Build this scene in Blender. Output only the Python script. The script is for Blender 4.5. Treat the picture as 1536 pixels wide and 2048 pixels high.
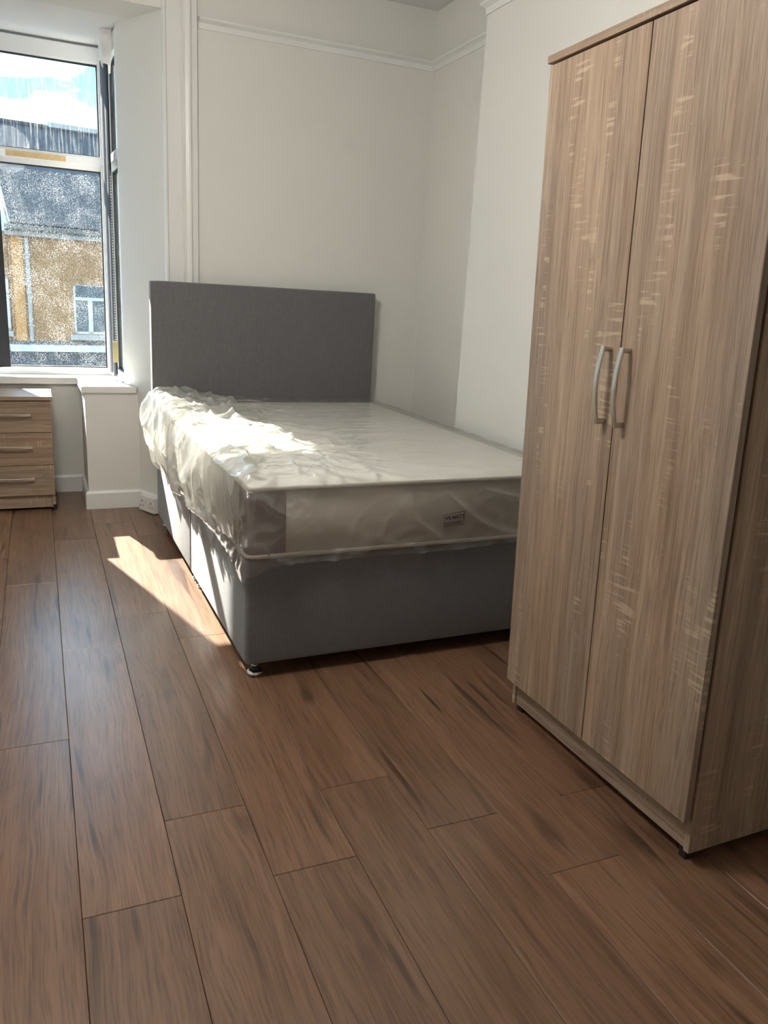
import bpy, bmesh, math, random
from mathutils import Vector, Matrix, noise

for o in list(bpy.data.objects):
    bpy.data.objects.remove(o)
scene = bpy.context.scene
COL = scene.collection
random.seed(7)

# ------------------------------------------------------------------ camera
# metres; floor z = 0; planks run along +Y towards the bay window; camera stands at x = y = 0
CAM_Z = 1.22
F_PX, PITCH, ROLL, HEAD = 1571.80167, 0.266511180, 0.0579852165, 0.418920706
cp, sp = math.cos(PITCH), math.sin(PITCH)
ch, sh = math.cos(HEAD), math.sin(HEAD)
cr, sr = math.cos(ROLL), math.sin(ROLL)
W2C = (Matrix(((cr, -sr, 0), (sr, cr, 0), (0, 0, 1))) @ Matrix(((1, 0, 0), (0, cp, -sp), (0, sp, cp)))
       @ Matrix(((1, 0, 0), (0, 0, -1), (0, 1, 0))) @ Matrix(((ch, -sh, 0), (sh, ch, 0), (0, 0, 1))))
rgt, dwn, fwd = W2C[0], W2C[1], W2C[2]
cd = bpy.data.cameras.new('camera')
cam = bpy.data.objects.new('camera', cd)
COL.objects.link(cam)
cam.matrix_world = Matrix(((rgt[0], -dwn[0], -fwd[0], 0), (rgt[1], -dwn[1], -fwd[1], 0),
                           (rgt[2], -dwn[2], -fwd[2], CAM_Z), (0, 0, 0, 1)))
cd.sensor_fit = 'VERTICAL'
cd.sensor_height = 24.0
cd.lens = 24.0 * F_PX / 2048.0
cd.clip_start = 0.02
cd.clip_end = 300
scene.camera = cam

# ------------------------------------------------------------------ light
SKY = 1.0
SUN = 31.0
EXPOSURE = 0.20
FILL_LAMP = 43.0      # radiance of an added opal globe, out of view, that brightens the room
SUN_AZ, SUN_EL = math.radians(-74.5), math.radians(34.5)
sun_dir = Vector((math.cos(SUN_EL) * math.cos(SUN_AZ), math.cos(SUN_EL) * math.sin(SUN_AZ), -math.sin(SUN_EL)))
sd = bpy.data.lights.new('sun', 'SUN')
sd.energy = SUN
sd.angle = math.radians(0.53)
sd.color = (1.0, 0.93, 0.82)
sun = bpy.data.objects.new('sun', sd)
COL.objects.link(sun)
sun.location = (0, 9, 8)
sun.rotation_euler = sun_dir.to_track_quat('-Z', 'Y').to_euler()

wd = bpy.data.worlds.new('sky')
scene.world = wd
wd.use_nodes = True
nt = wd.node_tree
nt.nodes.clear()
wo = nt.nodes.new('ShaderNodeOutputWorld')
bg = nt.nodes.new('ShaderNodeBackground')
tc = nt.nodes.new('ShaderNodeTexCoord')
mp = nt.nodes.new('ShaderNodeMapping')
mp.inputs['Scale'].default_value = (2.2, 2.2, 7.0)
nz = nt.nodes.new('ShaderNodeTexNoise')
nz.inputs['Scale'].default_value = 1.6
nz.inputs['Detail'].default_value = 6
rp = nt.nodes.new('ShaderNodeValToRGB')
rp.color_ramp.elements[0].position = 0.49
rp.color_ramp.elements[1].position = 0.66
mx = nt.nodes.new('ShaderNodeMix')
mx.data_type = 'RGBA'
mx.inputs['A'].default_value = (0.60, 1.75, 2.8, 1)
mx.inputs['B'].default_value = (6.2, 6.2, 6.2, 1)
bg.inputs['Strength'].default_value = SKY
nt.links.new(tc.outputs['Generated'], mp.inputs['Vector'])
nt.links.new(mp.outputs['Vector'], nz.inputs['Vector'])
nt.links.new(nz.outputs['Fac'], rp.inputs['Fac'])
nt.links.new(rp.outputs['Color'], mx.inputs['Factor'])
nt.links.new(mx.outputs['Result'], bg.inputs['Color'])
nt.links.new(bg.outputs['Background'], wo.inputs['Surface'])

vs = scene.view_settings
vs.view_transform = 'Standard'
vs.look = 'None'
vs.gamma = 1.0
vs.use_curve_mapping = False
vs.exposure = EXPOSURE
scene.cycles.use_denoising = True
scene.cycles.use_adaptive_sampling = True
scene.cycles.adaptive_threshold = 0.12
scene.cycles.adaptive_min_samples = 16
scene.cycles.max_bounces = 8
scene.cycles.diffuse_bounces = 3
scene.cycles.glossy_bounces = 4
scene.cycles.transparent_max_bounces = 12
scene.cycles.sample_clamp_indirect = 8.0

# ------------------------------------------------------------------ material helpers
MATS = {}


class NT:
    def __init__(self, name):
        self.m = bpy.data.materials.new(name)
        self.m.use_nodes = True
        self.t = self.m.node_tree
        self.b = self.t.nodes['Principled BSDF']
        self.out = self.t.nodes['Material Output']
        MATS[name] = self.m

    def n(self, kind, **kw):
        nd = self.t.nodes.new(kind)
        for k, v in kw.items():
            if k in nd.inputs:
                nd.inputs[k].default_value = v
            else:
                setattr(nd, k, v)
        return nd

    def l(self, a, b):
        self.t.links.new(a, b)

    def ramp(self, fac, stops):
        r = self.t.nodes.new('ShaderNodeValToRGB')
        els = r.color_ramp.elements
        while len(els) < len(stops):
            els.new(0.5)
        for e, (p, c) in zip(els, stops):
            e.position = p
            e.color = c if len(c) == 4 else (*c, 1)
        self.l(fac, r.inputs['Fac'])
        return r.outputs['Color']

    def mix(self, a, b, fac, mode='MIX'):
        m = self.t.nodes.new('ShaderNodeMix')
        m.data_type = 'RGBA'
        m.blend_type = mode
        for s, v in (('A', a), ('B', b), ('Factor', fac)):
            if hasattr(v, 'is_output'):
                self.l(v, m.inputs[s])
            else:
                m.inputs[s].default_value = v if not isinstance(v, tuple) or len(v) == 4 else (*v, 1)
        return m.outputs['Result']

    def math(self, op, a, b=0.0, clamp=False):
        m = self.t.nodes.new('ShaderNodeMath')
        m.operation = op
        m.use_clamp = clamp
        for i, v in ((0, a), (1, b)):
            if hasattr(v, 'is_output'):
                self.l(v, m.inputs[i])
            else:
                m.inputs[i].default_value = v
        return m.outputs[0]

    def coords(self, scale, rand=False, rot=(0, 0, 0)):
        t = self.n('ShaderNodeTexCoord')
        v = t.outputs['Object']
        if rand:
            oi = self.n('ShaderNodeObjectInfo')
            k = self.math('MULTIPLY', oi.outputs['Random'], 37.0)
            a = self.n('ShaderNodeVectorMath', operation='ADD')
            self.l(v, a.inputs[0])
            self.l(k, a.inputs[1])
            v = a.outputs[0]
        m = self.n('ShaderNodeMapping')
        m.inputs['Scale'].default_value = scale
        m.inputs['Rotation'].default_value = rot
        self.l(v, m.inputs['Vector'])
        return m.outputs['Vector']

    def noise(self, vec, scale=1.0, detail=4.0, rough=0.5, dist=0.0):
        q = self.n('ShaderNodeTexNoise')
        q.inputs['Scale'].default_value = scale
        q.inputs['Detail'].default_value = detail
        q.inputs['Roughness'].default_value = rough
        q.inputs['Distortion'].default_value = dist
        self.l(vec, q.inputs['Vector'])
        return q.outputs['Fac']

    def bump(self, h, strength=0.2, dist=0.01):
        q = self.n('ShaderNodeBump')
        q.inputs['Strength'].default_value = strength
        q.inputs['Distance'].default_value = dist
        self.l(h, q.inputs['Height'])
        self.l(q.outputs['Normal'], self.b.inputs['Normal'])

    def base(self, c):
        if hasattr(c, 'is_output'):
            self.l(c, self.b.inputs['Base Color'])
        else:
            self.b.inputs['Base Color'].default_value = (*c, 1)


def plain(name, col, rough=0.6, metal=0.0, bump=0.0, bscale=60.0, var=0.0):
    k = NT(name)
    k.b.inputs['Roughness'].default_value = rough
    k.b.inputs['Metallic'].default_value = metal
    v = k.coords((1, 1, 1))
    n = k.noise(v, bscale, 4)
    lo = tuple(c * (1 - var) for c in col)
    hi = tuple(min(1, c * (1 + var)) for c in col)
    k.base(k.mix(lo, hi, n) if var else k.mix(col, col, n))
    if bump:
        k.bump(n, bump, 0.003)
    return k.m


def wall_mat(name, col):
    k = NT(name)
    v = k.coords((1, 1, 1))
    n1 = k.noise(v, 2.3, 5)
    n2 = k.noise(v, 38, 3)
    k.base(k.mix(tuple(c * 0.985 for c in col), col, n1))
    k.b.inputs['Roughness'].default_value = 0.75
    k.b.inputs['Specular IOR Level'].default_value = 0.25
    k.bump(k.math('ADD', k.math('MULTIPLY', n1, 1.5), k.math('MULTIPLY', n2, 0.35)), 0.18, 0.01)
    return k.m


wall_mat('wall_paint', (0.77, 0.755, 0.705))
wall_mat('ceiling_paint', (0.82, 0.81, 0.79))
plain('gloss_white', (0.80, 0.79, 0.76), 0.35, bump=0.05, bscale=25)
plain('upvc', (0.78, 0.79, 0.79), 0.3)
plain('gasket', (0.012, 0.012, 0.014), 0.6)
plain('black_plastic', (0.014, 0.013, 0.012), 0.45)
plain('socket_plastic', (0.80, 0.78, 0.74), 0.35)
plain('socket_dark', (0.05, 0.05, 0.05), 0.6)
plain('strip_wood', (0.70, 0.52, 0.28), 0.7, bump=0.2, bscale=80, var=0.2)
plain('chain', (0.75, 0.72, 0.66), 0.35)
plain('tag_tan', (0.50, 0.42, 0.20), 0.55, var=0.08)
plain('chrome', (0.75, 0.74, 0.72), 0.12, 1.0)
plain('nickel', (0.62, 0.58, 0.52), 0.3, 1.0)
plain('piping', (0.60, 0.56, 0.50), 0.8)
plain('ink', (0.10, 0.045, 0.05), 0.6)
plain('subfloor', (0.03, 0.02, 0.015), 0.9)


def make_floor():
    k = NT('laminate')
    v = k.coords((1, 1, 1), rand=True)

    def sc(s):
        m = k.n('ShaderNodeMapping')
        m.inputs['Scale'].default_value = s
        k.l(v, m.inputs['Vector'])
        return m.outputs['Vector']
    warp = k.noise(sc((3.0, 0.8, 1)), 1.6, 3)
    a = k.n('ShaderNodeVectorMath', operation='MULTIPLY_ADD')
    k.l(warp, a.inputs[0])
    a.inputs[1].default_value = (0.07, 0.02, 0)
    k.l(v, a.inputs[2])
    m2 = k.n('ShaderNodeMapping')
    m2.inputs['Scale'].default_value = (70, 2.6, 1)
    k.l(a.outputs[0], m2.inputs['Vector'])
    fine = k.noise(m2.outputs['Vector'], 1.0, 6, 0.65)
    m3 = k.n('ShaderNodeMapping')
    m3.inputs['Scale'].default_value = (14, 0.9, 1)
    k.l(a.outputs[0], m3.inputs['Vector'])
    broad = k.noise(m3.outputs['Vector'], 1.0, 3, 0.5, 0.6)
    c1 = k.ramp(broad, [(0.25, (0.168, 0.088, 0.050)), (0.5, (0.206, 0.113, 0.066)), (0.75, (0.246, 0.142, 0.086))])
    c2 = k.ramp(fine, [(0.30, (0.55, 0.50, 0.47)), (0.55, (1, 1, 1)), (0.75, (1.12, 1.10, 1.06))])
    c = k.mix(c1, c2, 0.50, 'MULTIPLY')
    m5 = k.n('ShaderNodeMapping')
    m5.inputs['Scale'].default_value = (230, 7, 1)
    k.l(a.outputs[0], m5.inputs['Vector'])
    pore = k.noise(m5.outputs['Vector'], 1.0, 3, 0.6)
    c = k.mix(c, k.ramp(pore, [(0.36, (0.62, 0.58, 0.55)), (0.50, (1, 1, 1)), (0.72, (1.16, 1.15, 1.13))]), 0.9, 'MULTIPLY')
    m6 = k.n('ShaderNodeMapping')
    m6.inputs['Scale'].default_value = (7.0, 0.75, 1)
    k.l(a.outputs[0], m6.inputs['Vector'])
    wv = k.n('ShaderNodeTexWave')
    wv.inputs['Scale'].default_value = 1.1
    wv.inputs['Distortion'].default_value = 9.0
    wv.inputs['Detail'].default_value = 2.5
    wv.inputs['Detail Scale'].default_value = 1.2
    k.l(m6.outputs['Vector'], wv.inputs['Vector'])
    c = k.mix(c, k.ramp(wv.outputs['Fac'], [(0.0, (0.74, 0.72, 0.70)), (0.35, (1, 1, 1)), (1.0, (1.08, 1.07, 1.06))]), 0.38, 'MULTIPLY')
    m7 = k.n('ShaderNodeMapping')
    m7.inputs['Scale'].default_value = (26, 1.9, 1)
    k.l(a.outputs[0], m7.inputs['Vector'])
    crk = k.ramp(k.noise(m7.outputs['Vector'], 1.0, 1, 0.4), [(0.655, (0, 0, 0)), (0.73, (1, 1, 1))])
    c = k.mix(c, (0.040, 0.020, 0.012), k.math('MULTIPLY', crk, 0.8))
    # dark knots and cracks drawn along the grain
    m4 = k.n('ShaderNodeMapping')
    m4.inputs['Scale'].default_value = (10, 3.2, 1)
    k.l(a.outputs[0], m4.inputs['Vector'])
    kn = k.noise(m4.outputs['Vector'], 1.0, 2, 0.4)
    knf = k.ramp(kn, [(0.655, (0, 0, 0)), (0.80, (1, 1, 1))])
    c = k.mix(c, (0.055, 0.028, 0.017), k.math('MULTIPLY', knf, 0.8))
    oi = k.n('ShaderNodeObjectInfo')
    tint = k.ramp(oi.outputs['Random'], [(0, (0.86, 0.86, 0.86)), (1, (1.14, 1.12, 1.10))])
    c = k.mix(c, tint, 1.0, 'MULTIPLY')
    k.base(c)
    smear = k.noise(sc((2.5, 2.0, 1)), 2.0, 2, 0.5)
    k.l(k.ramp(smear, [(0.2, (0.27, 0.27, 0.27)), (0.8, (0.33, 0.33, 0.33))]), k.b.inputs['Roughness'])
    k.b.inputs['Specular IOR Level'].default_value = 0.85
    k.bump(k.math('ADD', fine, k.math('MULTIPLY', pore, 0.5)), 0.16, 0.002)


make_floor()


def make_oak(name, axis, dark=1.0):
    """grey-brown sawn oak foil; grain along axis ('z' or 'y' or 'x')"""
    k = NT(name)
    v = k.coords((1, 1, 1), rand=True)
    lng, wid = 1.3, 34.0

    def sc(l, w):
        m = k.n('ShaderNodeMapping')
        m.inputs['Scale'].default_value = {'z': (w, w, l), 'y': (w, l, w), 'x': (l, w, w)}[axis]
        k.l(v, m.inputs['Vector'])
        return m.outputs['Vector']
    warp = k.noise(sc(1.2, 5), 1.0, 3)
    a = k.n('ShaderNodeVectorMath', operation='MULTIPLY_ADD')
    k.l(warp, a.inputs[0])
    a.inputs[1].default_value = (0.045, 0.045, 0.045)
    k.l(v, a.inputs[2])
    v0 = v
    v = a.outputs[0]
    fine = k.noise(sc(5.0, 330), 1.0, 3, 0.6)
    streak = k.noise(sc(1.6, 90), 1.0, 4, 0.6)
    mid = k.noise(sc(1.0, 22), 1.0, 4, 0.55, 0.4)
    broad = k.noise(sc(0.45, 6), 1.0, 2)
    d = dark
    c = k.ramp(mid, [(0.25, (0.250 * d, 0.172 * d, 0.121 * d)), (0.5, (0.352 * d, 0.256 * d, 0.186 * d)),
                     (0.75, (0.435 * d, 0.332 * d, 0.246 * d))])
    f2 = k.ramp(fine, [(0.34, (0.66, 0.64, 0.62)), (0.52, (1, 1, 1)), (0.75, (1.16, 1.16, 1.14))])
    c = k.mix(c, f2, 0.9, 'MULTIPLY')
    f3 = k.ramp(streak, [(0.32, (0.74, 0.71, 0.68)), (0.52, (1, 1, 1)), (0.75, (1.10, 1.09, 1.06))])
    c = k.mix(c, f3, 0.9, 'MULTIPLY')
    b2 = k.ramp(broad, [(0.3, (0.86, 0.88, 0.92)), (0.7, (1.10, 1.06, 1.0))])
    c = k.mix(c, b2, 1.0, 'MULTIPLY')
    # pale saw marks across the grain, in patches
    v = v0
    patch = k.noise(sc(3.0, 13), 1.0, 2, 0.5)
    cross = k.noise(sc(120, 9), 1.0, 1, 0.5)
    pf = k.ramp(patch, [(0.56, (0, 0, 0)), (0.63, (1, 1, 1))])
    cf = k.ramp(cross, [(0.57, (0, 0, 0)), (0.63, (1, 1, 1))])
    mk = k.math('MULTIPLY', k.math('MULTIPLY', pf, cf), 0.46)
    c = k.mix(c, (0.60 * d, 0.47 * d, 0.33 * d), mk)
    k.base(c)
    k.b.inputs['Roughness'].default_value = 0.48
    k.b.inputs['Specular IOR Level'].default_value = 0.4
    k.bump(fine, 0.10, 0.001)


make_oak('oak_z', 'z')
make_oak('oak_y', 'y')
make_oak('oak_x', 'x', 1.0)


def make_linen():
    k = NT('linen')
    v = k.coords((1, 1, 1))

    def sc(s):
        m = k.n('ShaderNodeMapping')
        m.inputs['Scale'].default_value = s
        k.l(v, m.inputs['Vector'])
        return m.outputs['Vector']
    a = k.noise(sc((420, 420, 26)), 1, 3)
    b = k.noise(sc((26, 26, 420)), 1, 3)
    w = k.math('MULTIPLY', k.math('ADD', a, b), 0.5)
    c = k.ramp(w, [(0.3, (0.112, 0.108, 0.112)), (0.5, (0.139, 0.134, 0.138)), (0.7, (0.170, 0.163, 0.166))])
    k.base(c)
    k.b.inputs['Roughness'].default_value = 0.95
    k.b.inputs['Specular IOR Level'].default_value = 0.15
    k.b.inputs['Sheen Weight'].default_value = 0.25
    k.b.inputs['Sheen Roughness'].default_value = 0.6
    k.bump(w, 0.35, 0.002)


make_linen()


def make_mattress_mats():
    k = NT('ticking')
    v = k.coords((1, 1, 1))
    n = k.noise(v, 7, 4)
    k.base(k.mix((0.88, 0.86, 0.81), (0.91, 0.89, 0.84), n))
    k.b.inputs['Roughness'].default_value = 0.85
    k.bump(k.noise(v, 22, 4), 0.25, 0.01)
    k = NT('border_fabric')
    v = k.coords((1, 1, 1))
    n = k.noise(v, 6, 4)
    k.base(k.mix((0.66, 0.61, 0.55), (0.74, 0.69, 0.62), n))
    k.b.inputs['Roughness'].default_value = 0.9
    k.bump(k.noise(v, 40, 3), 0.15, 0.004)
    plain('suede', (0.24, 0.205, 0.195), 0.95, bump=0.15, bscale=300, var=0.1)


make_mattress_mats()


def make_polythene(name, milk):
    k = NT(name)
    t = k.t
    t.nodes.remove(k.b)
    tr = k.n('ShaderNodeBsdfTransparent')
    tr.inputs['Color'].default_value = (0.99, 0.99, 0.98, 1)
    gl = k.n('ShaderNodeBsdfGlossy')
    gl.inputs['Roughness'].default_value = 0.10
    gl.inputs['Color'].default_value = (1, 1, 1, 1)
    df = k.n('ShaderNodeBsdfDiffuse')
    df.inputs['Color'].default_value = (0.85, 0.85, 0.82, 1)
    tl = k.n('ShaderNodeBsdfTranslucent')
    tl.inputs['Color'].default_value = (0.85, 0.85, 0.80, 1)
    m0 = k.n('ShaderNodeMixShader')
    m0.inputs[0].default_value = 0.5
    k.l(df.outputs[0], m0.inputs[1])
    k.l(tl.outputs[0], m0.inputs[2])
    v = k.coords((1, 1, 1))
    n = k.noise(v, 30, 5, 0.6, 0.8)
    bp = k.n('ShaderNodeBump')
    bp.inputs['Strength'].default_value = 0.35
    bp.inputs['Distance'].default_value = 0.006
    k.l(n, bp.inputs['Height'])
    k.l(bp.outputs[0], gl.inputs['Normal'])
    m1 = k.n('ShaderNodeMixShader')
    m1.inputs[0].default_value = milk
    k.l(tr.outputs[0], m1.inputs[1])
    k.l(m0.outputs[0], m1.inputs[2])
    lw = k.n('ShaderNodeLayerWeight')
    lw.inputs['Blend'].default_value = 0.35
    k.l(bp.outputs[0], lw.inputs['Normal'])
    fr = k.math('ADD', k.math('MULTIPLY', lw.outputs['Fresnel'], 0.6), 0.03, True)
    m2 = k.n('ShaderNodeMixShader')
    k.l(fr, m2.inputs[0])
    k.l(m1.outputs[0], m2.inputs[1])
    k.l(gl.outputs[0], m2.inputs[2])
    k.l(m2.outputs[0], k.out.inputs['Surface'])


make_polythene('polythene', 0.17)
make_polythene('polythene_folds', 0.36)


def make_pane(name, dirt, streak):
    """window glass: see-through, a weak mirror, dried rain spots and streaks on it"""
    k = NT(name)
    k.t.nodes.remove(k.b)
    tr = k.n('ShaderNodeBsdfTransparent')
    tr.inputs['Color'].default_value = (0.93, 0.95, 0.95, 1)
    gl = k.n('ShaderNodeBsdfGlossy')
    gl.inputs['Roughness'].default_value = 0.02
    lw = k.n('ShaderNodeLayerWeight')
    lw.inputs['Blend'].default_value = 0.15
    m1 = k.n('ShaderNodeMixShader')
    k.l(k.math('MULTIPLY', lw.outputs['Fresnel'], 0.5), m1.inputs[0])
    k.l(tr.outputs[0], m1.inputs[1])
    k.l(gl.outputs[0], m1.inputs[2])
    tl = k.n('ShaderNodeBsdfTranslucent')
    tl.inputs['Color'].default_value = (0.8, 0.8, 0.8, 1)
    v = k.coords((1, 1, 1))
    spots = k.ramp(k.noise(v, 210, 2, 0.6), [(0.53, (0, 0, 0)), (0.70, (1, 1, 1))])
    m = k.n('ShaderNodeMapping')
    m.inputs['Scale'].default_value = (90, 90, 5)
    k.l(v, m.inputs['Vector'])
    st = k.ramp(k.noise(m.outputs['Vector'], 1, 3, 0.6), [(0.5, (0, 0, 0)), (0.75, (1, 1, 1))])
    blot = k.ramp(k.noise(v, 9, 4, 0.6), [(0.42, (0.25, 0.25, 0.25)), (0.72, (1, 1, 1))])
    d = k.math('ADD', k.math('MULTIPLY', spots, dirt), k.math('MULTIPLY', st, streak))
    d = k.math('MULTIPLY', d, blot, True)
    m2 = k.n('ShaderNodeMixShader')
    k.l(d, m2.inputs[0])
    k.l(m1.outputs[0], m2.inputs[1])
    k.l(tl.outputs[0], m2.inputs[2])
    k.l(m2.outputs[0], k.out.inputs['Surface'])


make_pane('pane_spotted', 0.24, 0.02)
make_pane('pane_streaked', 0.03, 0.14)


def make_blind():
    k = NT('blind_fabric')
    v = k.coords((1, 1, 1))
    n = k.noise(v, 500, 2)
    k.base(k.mix((0.020, 0.018, 0.022), (0.045, 0.042, 0.048), n))
    k.b.inputs['Roughness'].default_value = 0.8
    k.bump(n, 0.3, 0.001)


make_blind()
plain('blind_grey', (0.10, 0.10, 0.115), 0.8, bump=0.1, bscale=300, var=0.05)
plain('slat_cream', (0.62, 0.56, 0.47), 0.8, bump=0.1, bscale=300, var=0.05)


def make_outside_mats():
    k = NT('pebbledash')
    v = k.coords((1, 1, 1))
    a = k.noise(v, 38, 4, 0.7)
    b = k.noise(v, 1.3, 4)
    c = k.ramp(a, [(0.3, (0.23, 0.105, 0.040)), (0.55, (0.33, 0.165, 0.068)), (0.75, (0.42, 0.25, 0.125))])
    k.base(k.mix(c, k.ramp(b, [(0.3, (0.9, 0.88, 0.85)), (0.7, (1.1, 1.08, 1.05))]), 1.0, 'MULTIPLY'))
    k.b.inputs['Roughness'].default_value = 0.95
    k.bump(a, 0.6, 0.02)
    k = NT('orange_render')
    v = k.coords((1, 1, 1))
    k.base(k.mix((0.44, 0.185, 0.052), (0.48, 0.22, 0.07), k.noise(v, 12, 4)))
    k.b.inputs['Roughness'].default_value = 0.9
    k = NT('slate')
    v = k.coords((1, 1, 1))
    br = k.n('ShaderNodeTexBrick')
    br.inputs['Scale'].default_value = 1.0
    br.inputs['Brick Width'].default_value = 0.26
    br.inputs['Row Height'].default_value = 0.17
    br.inputs['Mortar Size'].default_value = 0.012
    br.inputs['Color1'].default_value = (0.023, 0.025, 0.030, 1)
    br.inputs['Color2'].default_value = (0.036, 0.038, 0.044, 1)
    br.inputs['Mortar'].default_value = (0.015, 0.016, 0.02, 1)
    k.l(v, br.inputs['Vector'])
    k.base(k.mix(br.outputs['Color'], k.ramp(k.noise(v, 3, 5), [(0.3, (0.8, 0.8, 0.8)), (0.8, (1.3, 1.3, 1.3))]), 1.0, 'MULTIPLY'))
    k.b.inputs['Roughness'].default_value = 0.7
    k.bump(br.outputs['Fac'], -0.4, 0.02)
    plain('outside_white', (0.32, 0.28, 0.24), 0.5, var=0.08, bscale=6)
    plain('cornice_white', (0.50, 0.45, 0.40), 0.5, var=0.06, bscale=6)
    plain('gutter_grey', (0.10, 0.096, 0.08), 0.6, var=0.15, bscale=9)
    plain('outside_glass', (0.055, 0.068, 0.070), 0.15)
    plain('shop_dark', (0.045, 0.052, 0.058), 0.4, var=0.2, bscale=5)
    plain('brick_red', (0.13, 0.065, 0.045), 0.9, bump=0.3, bscale=30, var=0.25)
    plain('asphalt', (0.05, 0.05, 0.052), 0.9, bump=0.3, bscale=60, var=0.2)
    plain('outer_brick', (0.20, 0.16, 0.12), 0.9, bump=0.3, bscale=40, var=0.2)


make_outside_mats()
M = MATS

# ------------------------------------------------------------------ mesh helpers


def obj(name, bm, mat, parent=None, smooth=False):
    me = bpy.data.meshes.new(name)
    bmesh.ops.recalc_face_normals(bm, faces=bm.faces[:])
    bm.to_mesh(me)
    bm.free()
    if smooth:
        for p in me.polygons:
            p.use_smooth = True
    me.materials.append(M[mat] if isinstance(mat, str) else mat)
    o = bpy.data.objects.new(name, me)
    COL.objects.link(o)
    if parent is not None:
        o.parent = parent
    return o


def add_box(bm, lo, hi, bev=0.0, seg=2):
    vs_ = [bm.verts.new((x, y, z)) for x in (lo[0], hi[0]) for y in (lo[1], hi[1]) for z in (lo[2], hi[2])]
    fs = [(0, 1, 3, 2), (4, 6, 7, 5), (0, 4, 5, 1), (2, 3, 7, 6), (0, 2, 6, 4), (1, 5, 7, 3)]
    faces = [bm.faces.new([vs_[i] for i in f]) for f in fs]
    if bev > 0:
        ed = list({e for f in faces for e in f.edges})
        bmesh.ops.bevel(bm, geom=ed, offset=bev, segments=seg, profile=0.5, affect='EDGES')


def box(name, lo, hi, mat, parent=None, bev=0.0, seg=2, smooth=False):
    bm = bmesh.new()
    add_box(bm, lo, hi, bev, seg)
    return obj(name, bm, mat, parent, smooth)


def boxes(name, lst, mat, parent=None, bev=0.0):
    bm = bmesh.new()
    for lo, hi in lst:
        add_box(bm, lo, hi, bev)
    return obj(name, bm, mat, parent)


def add_prism(bm, poly, z0, z1):
    """vertical prism over an (x, y) polygon"""
    a = [bm.verts.new((x, y, z0)) for x, y in poly]
    b = [bm.verts.new((x, y, z1)) for x, y in poly]
    n = len(poly)
    bm.faces.new(a[::-1])
    bm.faces.new(b)
    for i in range(n):
        bm.faces.new((a[i], a[(i + 1) % n], b[(i + 1) % n], b[i]))


def prism(name, poly, z0, z1, mat, parent=None):
    bm = bmesh.new()
    add_prism(bm, poly, z0, z1)
    return obj(name, bm, mat, parent)


def sweep(bm, path, prof, closed=False, up=Vector((0, 0, 1))):
    """profile (a, b): a along the right-hand side normal of the path, b along up; mitred"""
    n = len(path)
    rings = []
    for i, p in enumerate(path):
        p = Vector(p)
        t0 = (p - Vector(path[i - 1])).normalized() if (i > 0 or closed) else None
        t1 = (Vector(path[(i + 1) % n]) - p).normalized() if (i < n - 1 or closed) else None
        t0 = t0 or t1
        t1 = t1 or t0
        n0, n1 = t0.cross(up), t1.cross(up)
        nn = (n0 + n1)
        nn = nn.normalized() / max(0.3, nn.normalized().dot(n0))
        rings.append([bm.verts.new(p + nn * a + up * b) for a, b in prof])
    m = len(prof)
    for i in range(n if closed else n - 1):
        r0, r1 = rings[i], rings[(i + 1) % n]
        for j in range(m):
            bm.faces.new((r0[j], r0[(j + 1) % m], r1[(j + 1) % m], r1[j]))
    if not closed:
        bm.faces.new(rings[0])
        bm.faces.new(rings[-1][::-1])


def add_tube(bm, pts, r, seg=8, closed=False):
    n = len(pts)
    rings = []
    prev = None
    for i, p in enumerate(pts):
        p = Vector(p)
        if closed:
            t = Vector(pts[(i + 1) % n]) - Vector(pts[i - 1])
        else:
            t = Vector(pts[min(i + 1, n - 1)]) - Vector(pts[max(i - 1, 0)])
        t.normalize()
        ref = prev or (Vector((0, 0, 1)) if abs(t.z) < 0.9 else Vector((1, 0, 0)))
        a = (ref - t * ref.dot(t)).normalized()
        prev = a
        b = t.cross(a)
        rr = r[i] if isinstance(r, (list, tuple)) else r
        rings.append([bm.verts.new(p + (a * math.cos(q) + b * math.sin(q)) * rr)
                      for q in (2 * math.pi * j / seg for j in range(seg))])
    for i in range(n if closed else n - 1):
        r0, r1 = rings[i], rings[(i + 1) % n]
        for j in range(seg):
            bm.faces.new((r0[j], r0[(j + 1) % seg], r1[(j + 1) % seg], r1[j]))
    if not closed:
        bm.faces.new(rings[0])
        bm.faces.new(rings[-1][::-1])


def add_lathe(bm, prof, c, seg=24):
    """prof: (radius, z) list, about the vertical axis through c"""
    rings = []
    for r, z in prof:
        rings.append([bm.verts.new((c[0] + r * math.cos(2 * math.pi * j / seg), c[1] + r * math.sin(2 * math.pi * j / seg), c[2] + z))
                      for j in range(seg)])
    for r0, r1 in zip(rings, rings[1:]):
        for j in range(seg):
            bm.faces.new((r0[j], r0[(j + 1) % seg], r1[(j + 1) % seg], r1[j]))
    bm.faces.new(rings[0][::-1])
    bm.faces.new(rings[-1])


def empty(name, loc=(0, 0, 0), rot=(0, 0, 0), parent=None):
    o = bpy.data.objects.new(name, None)
    COL.objects.link(o)
    o.location = loc
    o.rotation_euler = rot
    o.empty_display_size = 0.1
    if parent is not None:
        o.parent = parent
    return o


def tag(o, label, cat, group=None):
    o['label'] = label
    o['category'] = cat
    if group:
        o['group'] = group
    return o


def struct(o, label=None, cat=None):
    o['kind'] = 'structure'
    if label:
        o['label'] = label
    if cat:
        o['category'] = cat
    return o


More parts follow.
